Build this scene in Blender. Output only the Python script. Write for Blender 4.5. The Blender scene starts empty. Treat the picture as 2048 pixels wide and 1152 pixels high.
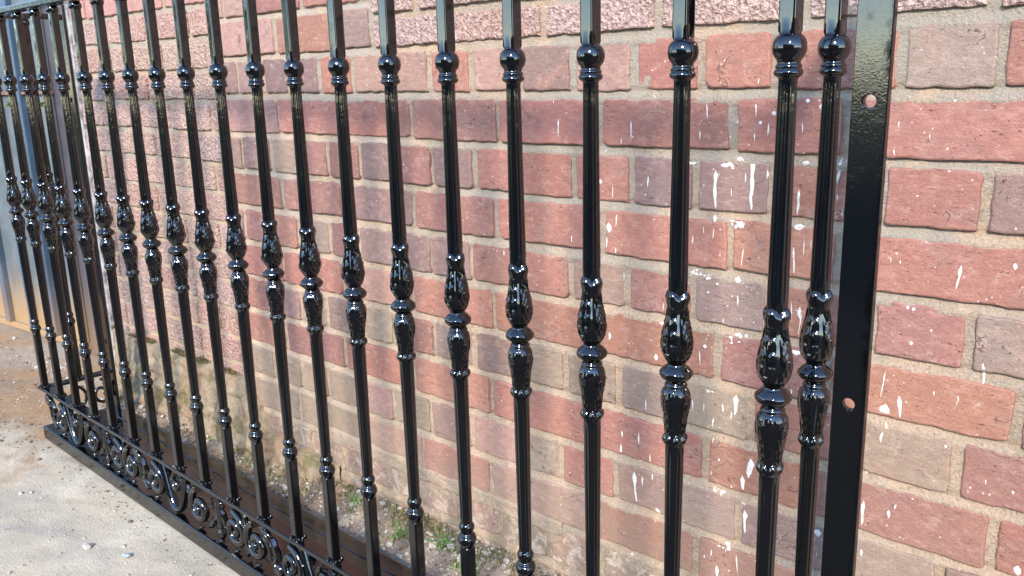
import bpy, bmesh, math, random
from mathutils import Vector, Matrix, noise
R = math.radians
S = 0.11                      # one baluster spacing in metres
GZ = 1.38                     # the lower rail's top stands 1.38 spacings above the ground

def W(x, y, z):
    """spacing units (rail corner at 0,0; lower rail top at 0) -> metres, ground at 0"""
    return Vector((x * S, y * S, (z + GZ) * S))

scene = bpy.context.scene
# ------------------------------------------------------------------ camera
cam_d = bpy.data.cameras.new('camera'); cam = bpy.data.objects.new('camera', cam_d)
scene.collection.objects.link(cam); scene.camera = cam
cam_d.sensor_width = 36.0; cam_d.lens = 36 * 1745.97 / 2048
cam_d.clip_start = 0.02; cam_d.clip_end = 500
def cam_matrix(yaw, pitch, roll, loc):
    f = Vector((-math.sin(yaw) * math.cos(pitch), math.cos(yaw) * math.cos(pitch), math.sin(pitch)))
    r = Vector((math.cos(yaw), math.sin(yaw), 0)); u = r.cross(f)
    c, s = math.cos(roll), math.sin(roll)
    r2 = c * r + s * u; u2 = -s * r + c * u
    m = Matrix((( r2.x, u2.x, -f.x, loc.x), (r2.y, u2.y, -f.y, loc.y), (r2.z, u2.z, -f.z, loc.z), (0, 0, 0, 1)))
    return m
cam.matrix_world = cam_matrix(0.762529, -0.239886, -0.026900, W(3.30682, -6.71254, 7.10881))

# ------------------------------------------------------------------ sky, sun, exposure
SUN_TO = Vector((1.85, -3.4, 2.25)).normalized()
el = math.asin(SUN_TO.z); az = math.atan2(SUN_TO.x, SUN_TO.y)
world = bpy.data.worlds.new('World'); scene.world = world; world.use_nodes = True
wn = world.node_tree; wn.nodes.clear()
sky = wn.nodes.new('ShaderNodeTexSky'); sky.sky_type = 'NISHITA'; sky.sun_disc = False
sky.sun_elevation = el; sky.sun_rotation = az; sky.air_density = 1.0; sky.altitude = 1700; sky.dust_density = 0.0; sky.ozone_density = 1.0
bg = wn.nodes.new('ShaderNodeBackground'); bg.inputs['Strength'].default_value = 0.15
wo = wn.nodes.new('ShaderNodeOutputWorld')
wn.links.new(sky.outputs[0], bg.inputs[0]); wn.links.new(bg.outputs[0], wo.inputs[0])
sun_d = bpy.data.lights.new('sun', 'SUN'); sun_d.energy = 1.5; sun_d.angle = R(7.5); sun_d.color = (1.0, 0.90, 0.78)
sun = bpy.data.objects.new('sun', sun_d); scene.collection.objects.link(sun)
sun.rotation_euler = SUN_TO.to_track_quat('Z', 'Y').to_euler()
sun.location = (2, -6, 6)
vs = scene.view_settings
vs.view_transform = 'Standard'; vs.look = 'None'; vs.gamma = 1.0; vs.use_curve_mapping = False
vs.exposure = 2.25

# ------------------------------------------------------------------ helpers
rng = random.Random(11)
COL = scene.collection
def link(name, mesh, parent=None, mat=None, loc=None):
    o = bpy.data.objects.new(name, mesh); COL.objects.link(o)
    if mat is not None and mesh is not None and not mesh.materials: mesh.materials.append(mat)
    if parent is not None: o.parent = parent
    if loc is not None: o.location = loc
    return o
def empty(name, loc, label, cat, group=None):
    o = bpy.data.objects.new(name, None); COL.objects.link(o); o.location = loc
    o.empty_display_size = 0.1; tag(o, label, cat, group); return o
def tag(o, label=None, cat=None, group=None, kind=None):
    if label: o['label'] = label
    if cat: o['category'] = cat
    if group: o['group'] = group
    if kind: o['kind'] = kind
    return o
def mesh_from(name, verts, faces, smooth=False):
    m = bpy.data.meshes.new(name); m.from_pydata([tuple(v) for v in verts], [], faces); m.update()
    if smooth: m.polygons.foreach_set('use_smooth', [True] * len(m.polygons))
    return m
class MB:
    """collects verts and faces"""
    def __init__(self): self.v = []; self.f = []
    def add(self, v, f):
        b = len(self.v); self.v += [Vector(p) for p in v]; self.f += [tuple(i + b for i in q) for q in f]
    def box(self, lo, hi):
        x0, y0, z0 = lo; x1, y1, z1 = hi
        self.add([(x0,y0,z0),(x1,y0,z0),(x1,y1,z0),(x0,y1,z0),(x0,y0,z1),(x1,y0,z1),(x1,y1,z1),(x0,y1,z1)],
                 [(0,3,2,1),(4,5,6,7),(0,1,5,4),(1,2,6,5),(2,3,7,6),(3,0,4,7)])
    def tube(self, pts, rad, n=8, flat=None):
        pts = [Vector(p) for p in pts]; rings = []
        for i, p in enumerate(pts):
            t = (pts[min(i + 1, len(pts) - 1)] - pts[max(i - 1, 0)]).normalized()
            side = Vector((0, 1, 0)) if abs(t.y) < .9 else Vector((1, 0, 0))
            nrm = t.cross(side).normalized(); side = nrm.cross(t).normalized()
            r = rad[i] if isinstance(rad, (list, tuple)) else rad
            k = flat or 1.0
            rings.append([p + side * (r * k * math.cos(2 * math.pi * j / n)) + nrm * (r * math.sin(2 * math.pi * j / n)) for j in range(n)])
        v = [q for rg in rings for q in rg]; f = []
        for i in range(len(rings) - 1):
            for j in range(n):
                a = i * n + j; b = i * n + (j + 1) % n
                f.append((a, b, b + n, a + n))
        f.append(tuple(range(n - 1, -1, -1))); f.append(tuple(range((len(rings) - 1) * n, len(rings) * n)))
        self.add(v, f)
    def blob(self, c, r, seed=0, jit=.2, n=6, m=4):
        c = Vector(c); rr = random.Random(seed); v = []; f = []
        if not isinstance(r, (tuple, list)): r = (r, r, r)
        v.append(c + Vector((0, 0, -r[2])))
        for i in range(1, m):
            ph = -math.pi / 2 + math.pi * i / m
            for j in range(n):
                a = 2 * math.pi * (j + .5 * (i % 2)) / n; k = 1 + rr.uniform(-jit, jit)
                v.append(c + Vector((r[0] * k * math.cos(a) * math.cos(ph), r[1] * k * math.sin(a) * math.cos(ph), r[2] * k * math.sin(ph))))
        v.append(c + Vector((0, 0, r[2])))
        for j in range(n): f.append((0, 1 + (j + 1) % n, 1 + j))
        for i in range(m - 2):
            for j in range(n):
                a = 1 + i * n + j; b = 1 + i * n + (j + 1) % n; f.append((a, b, b + n, a + n))
        top = len(v) - 1; o = 1 + (m - 2) * n
        for j in range(n): f.append((o + j, o + (j + 1) % n, top))
        self.add(v, f)
    def mesh(self, name, smooth=False): return mesh_from(name, self.v, self.f, smooth)
def bevel(o, w, seg=2, ang=35):
    m = o.modifiers.new('bevel', 'BEVEL'); m.width = w; m.segments = seg; m.limit_method = 'ANGLE'; m.angle_limit = R(ang)
    m.harden_normals = False
    return o
def smooth_angle(me, ang=40):
    me.polygons.foreach_set('use_smooth', [True] * len(me.polygons))
    me.set_sharp_from_angle(angle=R(ang))

# ------------------------------------------------------------------ materials
class NT:
    def __init__(self, name):
        self.m = bpy.data.materials.new(name); self.m.use_nodes = True
        self.t = self.m.node_tree; self.b = self.t.nodes['Principled BSDF']
    def n(self, typ, **kw):
        nd = self.t.nodes.new(typ)
        for k, v in kw.items():
            if k in nd.inputs and not hasattr(nd, k): nd.inputs[k].default_value = v
            else: setattr(nd, k, v)
        return nd
    def l(self, a, b): self.t.links.new(a, b)
    def val(self, sock, v):
        if hasattr(v, 'is_linked') or hasattr(v, 'links'): self.l(v, sock)
        else: sock.default_value = v
    def noise(self, vec, scale, detail=4, rough=.55, dist=0.0):
        nd = self.t.nodes.new('ShaderNodeTexNoise'); nd.inputs['Scale'].default_value = scale
        nd.inputs['Detail'].default_value = detail; nd.inputs['Roughness'].default_value = rough; nd.inputs['Distortion'].default_value = dist
        if vec is not None: self.l(vec, nd.inputs['Vector'])
        return nd.outputs['Fac']
    def voro(self, vec, scale, feature='F1', rand=1.0):
        nd = self.t.nodes.new('ShaderNodeTexVoronoi'); nd.feature = feature; nd.inputs['Scale'].default_value = scale
        nd.inputs['Randomness'].default_value = rand
        if vec is not None: self.l(vec, nd.inputs['Vector'])
        return nd.outputs['Distance']
    def ramp(self, fac, a, b, va=0.0, vb=1.0):
        nd = self.t.nodes.new('ShaderNodeMapRange'); nd.interpolation_type = 'SMOOTHSTEP'
        nd.inputs['From Min'].default_value = a; nd.inputs['From Max'].default_value = b
        nd.inputs['To Min'].default_value = va; nd.inputs['To Max'].default_value = vb
        self.l(fac, nd.inputs['Value']); return nd.outputs['Result']
    def mix(self, fac, a, b, mode='MIX'):
        nd = self.t.nodes.new('ShaderNodeMix'); nd.data_type = 'RGBA'; nd.blend_type = mode
        self.val(nd.inputs[0], fac)
        for s, v in ((nd.inputs[6], a), (nd.inputs[7], b)):
            if isinstance(v, (tuple, list)): s.default_value = (*v[:3], 1)
            else: self.l(v, s)
        return nd.outputs[2]
    def math(self, op, a, b=0.0):
        nd = self.t.nodes.new('ShaderNodeMath'); nd.operation = op
        self.val(nd.inputs[0], a); self.val(nd.inputs[1], b); return nd.outputs[0]
    def bump(self, h, strength=.5, dist=.002, prev=None):
        nd = self.t.nodes.new('ShaderNodeBump'); nd.inputs['Strength'].default_value = strength; nd.inputs['Distance'].default_value = dist
        self.l(h, nd.inputs['Height'])
        if prev is not None: self.l(prev, nd.inputs['Normal'])
        return nd.outputs['Normal']
    def pos(self):
        return self.t.nodes.new('ShaderNodeNewGeometry').outputs['Position']
    def mapped(self, vec, sc):
        nd = self.t.nodes.new('ShaderNodeMapping'); nd.inputs['Scale'].default_value = sc; self.l(vec, nd.inputs['Vector']); return nd.outputs[0]
    def xyz(self, vec):
        nd = self.t.nodes.new('ShaderNodeSeparateXYZ'); self.l(vec, nd.inputs[0]); return nd.outputs
    def out(self, col=None, rough=None, normal=None):
        if col is not None:
            if isinstance(col, (tuple, list)): self.b.inputs['Base Color'].default_value = (*col[:3], 1)
            else: self.l(col, self.b.inputs['Base Color'])
        if rough is not None: self.val(self.b.inputs['Roughness'], rough)
        if normal is not None: self.l(normal, self.b.inputs['Normal'])
        return self.m

def mat_black(name, bumpd, scale, rough=.07, speck=False):
    t = NT(name); p = t.pos()
    n1 = t.noise(p, scale, 2, .5, .3)
    nb = t.bump(n1, .6, bumpd)
    col = (0.0016, 0.0018, 0.0022)
    if speck:
        n2 = t.noise(p, 900, 2, .6); nb = t.bump(t.ramp(n2, .5, .75), .14, .0002, nb)
    t.b.inputs['IOR'].default_value = 1.70
    dust = t.noise(p, 60, 4, .65)
    t.out(col, t.ramp(dust, .5, .8, rough, rough + .14), nb)
    return t.m
M_BLACK = mat_black('gloss_black_paint', .0005, 160)
M_BALU = mat_black('gloss_black_cast_paint', .00012, 120, .055)
M_PLATE = mat_black('gloss_black_orange_peel_paint', .00014, 420, .08)
M_FLOOR = mat_black('gloss_black_sheet_paint', .00025, 40, .10)

def mat_brick(name, rustic=False, worn=False):
    t = NT(name); p = t.pos()
    oi = t.n('ShaderNodeObjectInfo')
    off = t.n('ShaderNodeVectorMath', operation='ADD'); t.l(p, off.inputs[0])
    cmb = t.n('ShaderNodeCombineXYZ'); rv = t.math('MULTIPLY', oi.outputs['Random'], 37.0)
    t.l(rv, cmb.inputs[0]); t.l(rv, cmb.inputs[2]); t.l(cmb.outputs[0], off.inputs[1])
    v = off.outputs[0]
    base = oi.outputs['Color']
    big = t.noise(v, 17, 3, .6, .6); med = t.noise(t.mapped(v, (1, 1, 1.8)), 55, 5, .65); fine = t.noise(v, 420, 4, .7)
    # firing flashes: part of the face browner and greyer
    c = t.mix(t.math('MULTIPLY', t.ramp(big, .50, .72), .42), base, (0.245, 0.165, 0.140))
    c = t.mix(t.math('MULTIPLY', t.ramp(big, .46, .26), .30), c, (0.43, 0.19, 0.125))
    c = t.mix(t.math('MULTIPLY', t.ramp(med, .42, .70), .30), c, (0.20, 0.10, 0.085))
    c = t.mix(t.math('MULTIPLY', t.ramp(med, .50, .30), .28), c, (0.50, 0.31, 0.25))
    c = t.mix(t.math('MULTIPLY', t.ramp(fine, .54, .66), .40), c, (0.13, 0.065, 0.05)); c = t.mix(t.math('MULTIPLY', t.ramp(fine, .44, .34), .30), c, (0.52, 0.32, 0.25))
    # pale grains and cement dust
    vo = t.voro(v, 95); gr = t.math('MULTIPLY', t.ramp(vo, .17, .10), t.ramp(t.noise(v, 40, 2), .54, .60))
    c = t.mix(t.math('MULTIPLY', gr, .8), c, (0.62, 0.50, 0.42))
    scuff = t.math('MULTIPLY', t.ramp(t.noise(v, 26, 6, .75, 1.2), .57, .70), .45)
    c = t.mix(scuff, c, (0.50, 0.36, 0.29))
    if rustic:
        w = t.n('ShaderNodeTexNoise'); w.inputs['Scale'].default_value = 70; w.inputs['Detail'].default_value = 2; t.l(v, w.inputs['Vector'])
        wv = t.n('ShaderNodeVectorMath', operation='SCALE'); t.l(w.outputs['Color'], wv.inputs[0]); wv.inputs['Scale'].default_value = .022
        ad = t.n('ShaderNodeVectorMath', operation='ADD'); t.l(v, ad.inputs[0]); t.l(wv.outputs[0], ad.inputs[1])
        bark = t.voro(ad.outputs[0], 135); ln = t.noise(ad.outputs[0], 190, 3, .6, 1.5)
        h = t.math('ADD', t.math('MULTIPLY', bark, .9), t.math('MULTIPLY', ln, .9))
        nb = t.bump(h, 1.0, .010)
        c = t.mix(t.math('MULTIPLY', t.ramp(ln, .50, .36), .50), c, (0.27, 0.14, 0.115))  # relief shading put into the colour: hollows darker here, crests lighter below
        c = t.mix(t.math('MULTIPLY', t.ramp(bark, .30, .60), .50), c, (0.74, 0.53, 0.455))
        return t.out(c, .85, nb)
    zz = t.xyz(p)[2]; low = t.math('MULTIPLY', t.ramp(t.math('ADD', zz, t.math('MULTIPLY', t.math('SUBTRACT', big, .5), .25)), .34, .08), t.ramp(med, .30, .55))
    c = t.mix(t.math('MULTIPLY', low, .62), c, (0.25, 0.195, 0.135))
    # pits, drag marks and fine cracks
    pit = t.math('MULTIPLY', t.ramp(t.noise(t.mapped(v, (1, 1, 2.4)), 120, 3, .7), .63, .70), t.ramp(t.noise(v, 30, 2), .45, .6))
    c = t.mix(t.math('MULTIPLY', pit, .75), c, (0.07, 0.04, 0.033))
    dn = t.n('ShaderNodeTexNoise'); dn.inputs['Scale'].default_value = 45; dn.inputs['Detail'].default_value = 3; t.l(v, dn.inputs['Vector'])
    ds = t.n('ShaderNodeVectorMath', operation='SCALE'); t.l(dn.outputs['Color'], ds.inputs[0]); ds.inputs['Scale'].default_value = .05
    da = t.n('ShaderNodeVectorMath', operation='ADD'); t.l(v, da.inputs[0]); t.l(ds.outputs[0], da.inputs[1])
    crk = t.voro(t.mapped(da.outputs[0], (.7, .7, 2.0)), 15, 'DISTANCE_TO_EDGE')
    crm = t.math('MULTIPLY', t.ramp(crk, .012, .003), t.ramp(t.noise(v, 17, 2), .58, .66))
    c = t.mix(t.math('MULTIPLY', crm, .5), c, (0.08, 0.045, 0.035))
    h = t.math('SUBTRACT', t.math('ADD', t.math('MULTIPLY', med, .8), t.math('MULTIPLY', fine, .35)), t.math('ADD', t.math('MULTIPLY', pit, .9), t.math('MULTIPLY', crm, .5)))
    nb = t.bump(h, .9, .0034)
    if worn:
        c = t.mix(t.ramp(t.noise(v, 32, 5, .7, .8), .47, .60, 0, .65), c, (0.52, 0.43, 0.35))
        nb = t.bump(t.noise(v, 60, 5, .7), .9, .006, nb)
    return t.out(c, t.ramp(med, .3, .7, .62, .85), nb)
M_BRICK = mat_brick('fired_clay_brick'); M_RUST = mat_brick('rustic_textured_brick', True); M_WORN = mat_brick('worn_brick', False, True)

def mat_mortar():
    t = NT('mortar'); p = t.pos(); z = t.xyz(p)[2]
    a = t.noise(p, 9, 4, .6, .4); f = t.noise(p, 260, 5, .75); m = t.noise(p, 38, 5, .65)
    c = t.mix(t.ramp(a, .42, .62), (0.63, 0.455, 0.315), (0.53, 0.41, 0.30))
    c = t.mix(t.math('MULTIPLY', t.ramp(m, .50, .68), .45), c, (0.40, 0.35, 0.28))
    c = t.mix(t.math('MULTIPLY', t.ramp(f, .52, .64), .55), c, (0.24, 0.19, 0.14))
    c = t.mix(t.math('MULTIPLY', t.ramp(f, .47, .36), .50), c, (0.72, 0.60, 0.47))
    gry = t.math('MULTIPLY', t.ramp(t.noise(p, 4.2, 3, .6, .5), .46, .58), t.ramp(z, .45, .75))
    c = t.mix(t.math('MULTIPLY', gry, .6), c, (0.44, 0.40, 0.33))
    green = t.math('MULTIPLY', t.ramp(t.noise(p, 6.5, 3), .52, .68), t.ramp(m, .40, .62))
    c = t.mix(t.math('MULTIPLY', green, .35), c, (0.22, 0.20, 0.09))
    low = t.math('MULTIPLY', t.ramp(z, .20, .02), t.ramp(m, .35, .6))
    c = t.mix(t.math('MULTIPLY', low, .6), c, (0.24, 0.20, 0.125))
    nb = t.bump(t.math('ADD', t.math('MULTIPLY', f, 1.6), t.math('MULTIPLY', m, 1.6)), 1.0, .0050)
    return t.out(c, .92, nb)
M_MORTAR = mat_mortar()
def mat_footing():
    t = NT('rough_footing_cement'); p = t.pos()
    a = t.noise(p, 12, 5, .65, .5); m = t.noise(t.mapped(p, (1, 1, .6)), 45, 6, .7); f = t.noise(p, 240, 4, .7)
    c = t.mix(t.ramp(a, .38, .62), (0.30, 0.20, 0.125), (0.33, 0.275, 0.19))
    c = t.mix(t.math('MULTIPLY', t.ramp(m, .50, .66), .8), c, (0.17, 0.125, 0.065))
    c = t.mix(t.math('MULTIPLY', t.ramp(m, .42, .28), .6), c, (0.44, 0.33, 0.25))
    c = t.mix(t.math('MULTIPLY', t.ramp(t.noise(p, 20, 4), .55, .66), .7), c, (0.13, 0.13, 0.045))
    nb = t.bump(t.math('ADD', t.math('MULTIPLY', m, 1.5), t.math('MULTIPLY', f, .5)), 1.0, .008)
    return t.out(c, .95, nb)
M_FOOT = mat_footing()
def mat_ground():
    t = NT('dusty_ground'); p = t.pos(); x, y, z = t.xyz(p)
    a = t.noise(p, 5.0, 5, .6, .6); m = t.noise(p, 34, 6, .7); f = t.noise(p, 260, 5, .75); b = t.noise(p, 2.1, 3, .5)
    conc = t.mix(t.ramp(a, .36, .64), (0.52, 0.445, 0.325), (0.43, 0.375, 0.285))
    conc = t.mix(t.math('MULTIPLY', t.ramp(m, .54, .70), .55), conc, (0.25, 0.225, 0.185))
    conc = t.mix(t.math('MULTIPLY', t.ramp(f, .58, .74), .38), conc, (0.20, 0.175, 0.14))
    conc = t.mix(t.math('MULTIPLY', t.ramp(f, .42, .28), .3), conc, (0.68, 0.61, 0.49))
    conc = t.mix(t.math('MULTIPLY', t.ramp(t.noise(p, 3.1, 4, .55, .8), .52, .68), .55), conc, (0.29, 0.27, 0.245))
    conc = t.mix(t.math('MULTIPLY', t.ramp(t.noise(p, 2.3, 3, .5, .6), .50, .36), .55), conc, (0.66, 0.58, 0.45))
    soil = t.mix(t.ramp(m, .36, .62), (0.30, 0.21, 0.13), (0.19, 0.145, 0.10))
    soil = t.mix(t.math('MULTIPLY', t.ramp(f, .55, .72), .6), soil, (0.08, 0.06, 0.04))
    soil = t.mix(t.math('MULTIPLY', t.ramp(f, .42, .28), .5), soil, (0.45, 0.38, 0.30))
    oran = t.mix(t.ramp(a, .40, .62), (0.33, 0.205, 0.105), (0.27, 0.19, 0.12))
    oran = t.mix(t.math('MULTIPLY', t.ramp(f, .55, .72), .6), oran, (0.13, 0.07, 0.035))
    oran = t.mix(t.math('MULTIPLY', t.ramp(m, .55, .68), .4), oran, (0.50, 0.44, 0.36))
    wob = t.math('MULTIPLY', t.math('SUBTRACT', a, .5), .9)
    ky = t.ramp(t.math('ADD', y, wob), .06, .22)
    kx = t.ramp(t.math('ADD', x, t.math('MULTIPLY', wob, 2.0)), -1.80, -2.40)
    c = t.mix(ky, conc, soil); c = t.mix(kx, c, oran)
    grit = t.mix(.5, soil, (0.42, 0.40, 0.36))
    c = t.mix(t.math('MULTIPLY', t.math('MULTIPLY', ky, t.ramp(b, .45, .6)), .6), c, grit)
    # unseen ground painted dark as a shaded yard for reflections, dull green farther off
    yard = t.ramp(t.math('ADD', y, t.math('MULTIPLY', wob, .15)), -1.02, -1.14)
    yard_shade = t.mix(t.ramp(f, .35, .65), (0.030, 0.030, 0.030), (0.062, 0.060, 0.057))
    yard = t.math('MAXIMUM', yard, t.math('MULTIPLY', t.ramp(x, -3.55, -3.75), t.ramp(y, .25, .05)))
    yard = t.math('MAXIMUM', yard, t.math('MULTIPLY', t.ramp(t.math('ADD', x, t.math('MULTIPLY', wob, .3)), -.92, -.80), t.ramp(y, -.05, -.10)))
    c = t.mix(yard, c, yard_shade)
    rad = t.n('ShaderNodeVectorMath', operation='LENGTH'); t.l(p, rad.inputs[0])
    c = t.mix(t.ramp(rad.outputs['Value'], 7.0, 9.0), c, t.mix(t.ramp(a, .4, .6), (0.055, 0.07, 0.03), (0.085, 0.085, 0.045)))
    nb = t.bump(t.math('ADD', t.math('MULTIPLY', m, 1.3), f), .9, .0036)
    return t.out(c, .95, nb)
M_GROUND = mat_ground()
def simple(name, col, rough=.7, metal=0.0, nscale=60, var=.35, bd=.001, spec=None):
    t = NT(name); p = t.pos(); n = t.noise(p, nscale, 5, .65)
    dark = tuple(c * (1 - var) for c in col); lite = tuple(min(1, c * (1 + var * .6)) for c in col)
    c = t.mix(t.ramp(n, .3, .7), dark, lite); t.b.inputs['Metallic'].default_value = metal
    if spec is not None: t.b.inputs['Specular IOR Level'].default_value = spec
    return t.out(c, rough, t.bump(n, .5, bd))
M_STONE = simple('pale_gravel', (0.40, 0.37, 0.32), .9, 0, 120, .5, .002)
M_BSTONE = simple('blue_grey_stone', (0.30, 0.335, 0.35), .85, 0, 160, .4, .002)
M_MOSS = simple('dry_moss', (0.15, 0.125, 0.045), .95, 0, 150, .6, .002)
M_LEAF = simple('weed_leaf', (0.10, 0.22, 0.035), .6, 0, 300, .45, .0005)
M_SPLAT = simple('white_emulsion_paint', (0.68, 0.66, 0.62), .7, 0, 260, .3, .0006)
def mat_gate(name, col, dust):
    t = NT(name); p = t.pos(); z = t.xyz(p)[2]
    n = t.noise(p, 9, 5, .65, .4); st = t.noise(t.mapped(p, (6, 6, .7)), 8, 4, .6)
    c = t.mix(t.ramp(n, .35, .65), tuple(k * .86 for k in col), tuple(k * 1.1 for k in col))
    # soil dust plus the ground's orange reflection, painted onto the foot of the sheets
    d = t.math('ADD', z, t.math('MULTIPLY', t.math('SUBTRACT', st, .5), .26))
    c = t.mix(t.ramp(d, .34, .04, 0, dust), c, (0.36, 0.22, 0.10))
    nb = t.bump(n, .3, .002)
    return t.out(c, t.ramp(n, .3, .7, .28, .42), nb)
M_GATE = mat_gate('blue_grey_gate_paint', (0.115, 0.135, 0.145), .9)
M_RIB = mat_gate('blue_rib_paint', (0.05, 0.085, 0.13), .4)
M_POST = mat_gate('mauve_grey_post_paint', (0.075, 0.068, 0.078), .3)
M_RUSTY = simple('rusty_steel', (0.20, 0.10, 0.07), .8, 0, 80, .5, .001)
M_WHITE = simple('flaking_white_plaster', (0.30, 0.29, 0.29), .85, 0, 22, .75, .002)

# ------------------------------------------------------------------ ground: one sheet to the horizon, fine where it is seen close
def axis(lo, hi, step, far):
    a = [lo + i * step for i in range(int(round((hi - lo) / step)) + 1)]
    d = step; l = [lo]; r = [hi]
    while l[0] > -far: d *= 1.5; l.insert(0, l[0] - d)
    d = step
    while r[-1] < far: d *= 1.5; r.append(r[-1] + d)
    return l[:-1] + a + r[1:]
def wall_y(x): return 3.55 * S + 0.0372 * x
def ground_h(x, y):
    v = Vector((x, y, 0))
    near = max(0.0, 1 - max(abs(x + 1.3) - 2.2, abs(y) - 1.3, 0) / 1.5)
    h = (noise.noise(v * 3.1) * .006 + noise.noise(v * 14) * .0035 + noise.noise(v * 47) * .0022) * near
    d = wall_y(x) - y                                   # soil banked against the foot of the wall
    if d < .30 and x > -2.5: h += .020 * (1 - max(d, 0) / .30) ** 2 + (noise.noise(v * 30) * .006 * (1 - abs(d) / .3) if d > 0 else 0)
    if -.06 < y < .21 and -2.2 < x < .06: h = min(h, -.001)   # bedded flat under the base frame
    if -.02 < y < .10: pass
    return h
gx = axis(-3.4, .5, .013, 70); gy = axis(-.85, .75, .013, 70)
gv = [(x, y, ground_h(x, y)) for y in gy for x in gx]; nx = len(gx)
gf = [(j * nx + i, j * nx + i + 1, (j + 1) * nx + i + 1, (j + 1) * nx + i) for j in range(len(gy) - 1) for i in range(nx - 1)]
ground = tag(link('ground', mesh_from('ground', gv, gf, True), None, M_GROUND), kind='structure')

# ------------------------------------------------------------------ brick wall
wall = empty('brick_wall', (0, 3.55 * S, 0), 'red brick wall of smooth and rough bricks, splashed with white paint, behind the railing', 'wall')
wall.rotation_euler = (0, 0, math.atan(0.0372))
KU = math.sqrt(1 + .0372 ** 2) * S
def wl(x, z): return x * KU, (z + GZ) * S               # spacing units -> wall-local metres
PAL = {'r': (0.306, 0.131, 0.098), 'o': (0.322, 0.145, 0.099), 'm': (0.257, 0.121, 0.096), 'p': (0.237, 0.153, 0.128),
       'P': (0.187, 0.122, 0.111), 'q': (0.341, 0.204, 0.161), 't': (0.271, 0.211, 0.147), 'g': (0.254, 0.188, 0.147)}
def brick_mesh(w, h, seed, chip=.0, depth=.03, rough=0.0):
    """a brick's showing face with its own worn outline: rounded arris, chipped corners"""
    rr = random.Random(seed); n = 7; out = []
    cr = [min(w, h) * rr.uniform(.035, .075) + (rr.uniform(.08, .30) * h * chip if rr.random() < .22 * (1 + chip) else 0) for _ in range(4)]
    hw, hh = w / 2, h / 2
    cs = [(-hw, -hh), (hw, -hh), (hw, hh), (-hw, hh)]
    def side(a, b, ca, cb):
        a = Vector((a[0], a[1])); b = Vector((b[0], b[1])); d = (b - a); L = d.length; d /= L; nrm = Vector((-d.y, d.x))
        k = max(3, int(L / .016))
        for i in range(k + 1):
            s = ca + (L - ca - cb) * i / k
            out.append(a + d * s + nrm * (rr.uniform(-.0009, .0018) + .0008 * noise.noise(Vector((a.x * 20 + d.x * s * 38, a.y * 20 + d.y * s * 38, seed * 1.37))) + rough * rr.uniform(-.001, .003)))
    for i in range(4):
        side(cs[i], cs[(i + 1) % 4], cr[i], cr[(i + 1) % 4])
        c2 = Vector(cs[(i + 1) % 4]); k2 = cr[(i + 1) % 4]; out.append(c2 - Vector((math.copysign(k2, c2.x), math.copysign(k2, c2.y))) * rr.uniform(.26, .36))
    N = len(out); c = Vector((0, 0)); v = []
    tl = [rr.uniform(-.0012, .0012) for _ in range(3)]
    def dep(p): return tl[0] + tl[1] * p.x / hw + tl[2] * p.y / hh
    def ins(p, k): return Vector((p.x - math.copysign(min(k, abs(p.x)), p.x) if abs(p.x) > hw * .2 else p.x, p.y - math.copysign(min(k, abs(p.y)), p.y)))
    for p in out: v.append((p.x, depth, p.y))
    for p in out: v.append((p.x, .0045 + dep(p), p.y))
    for p in out: q = ins(p, .0010); v.append((q.x, .0010 + dep(q), q.y))
    for p in out: q = ins(p, .0030); v.append((q.x, dep(q), q.y))
    f = []
    for k in range(3):
        for i in range(N):
            j = (i + 1) % N; f.append((k * N + i, k * N + j, (k + 1) * N + j, (k + 1) * N + i))
    f.append(tuple(range(3 * N, 4 * N)))
    m = mesh_from('brick', v, f); m.polygons.foreach_set('use_smooth', [True] * len(m.polygons)); m.set_sharp_from_angle(angle=R(15))
    return m
stuff_v = MB()
def add_brick(xa, xb, z0, h, code, mat, seed, chip=.3, part=True, gap=.0125, proud=0.0):
    rr = random.Random(seed); u0, v0 = wl(xa, z0); u1, _ = wl(xb, z0); hm = h * S
    g = gap * rr.uniform(.7, 1.15)
    w = (u1 - u0) - g
    if w < .012: return
    cx = (u0 + u1) / 2 + rr.uniform(-.001, .001); cz = v0 + hm / 2 + rr.uniform(-.0015, .0015)
    me = brick_mesh(w, hm + rr.uniform(-.002, .002), seed, chip)
    yy = rr.uniform(-.0018, .0012) - proud
    col = PAL.get(code, code); k = rr.uniform(.88, 1.12)
    if part:
        o = link('brick', me, wall, mat, (cx, yy, cz)); o.rotation_euler = (0, R(rr.uniform(-.5, .5)), 0)
        o.color = (col[0] * k, col[1] * k * rr.uniform(.95, 1.05), col[2] * k * rr.uniform(.94, 1.06), 1)
    else:
        stuff_v.add([(p.co.x + cx, p.co.y + yy, p.co.z + cz) for p in me.vertices], [tuple(p.vertices) for p in me.polygons]); bpy.data.meshes.remove(me)
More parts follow.
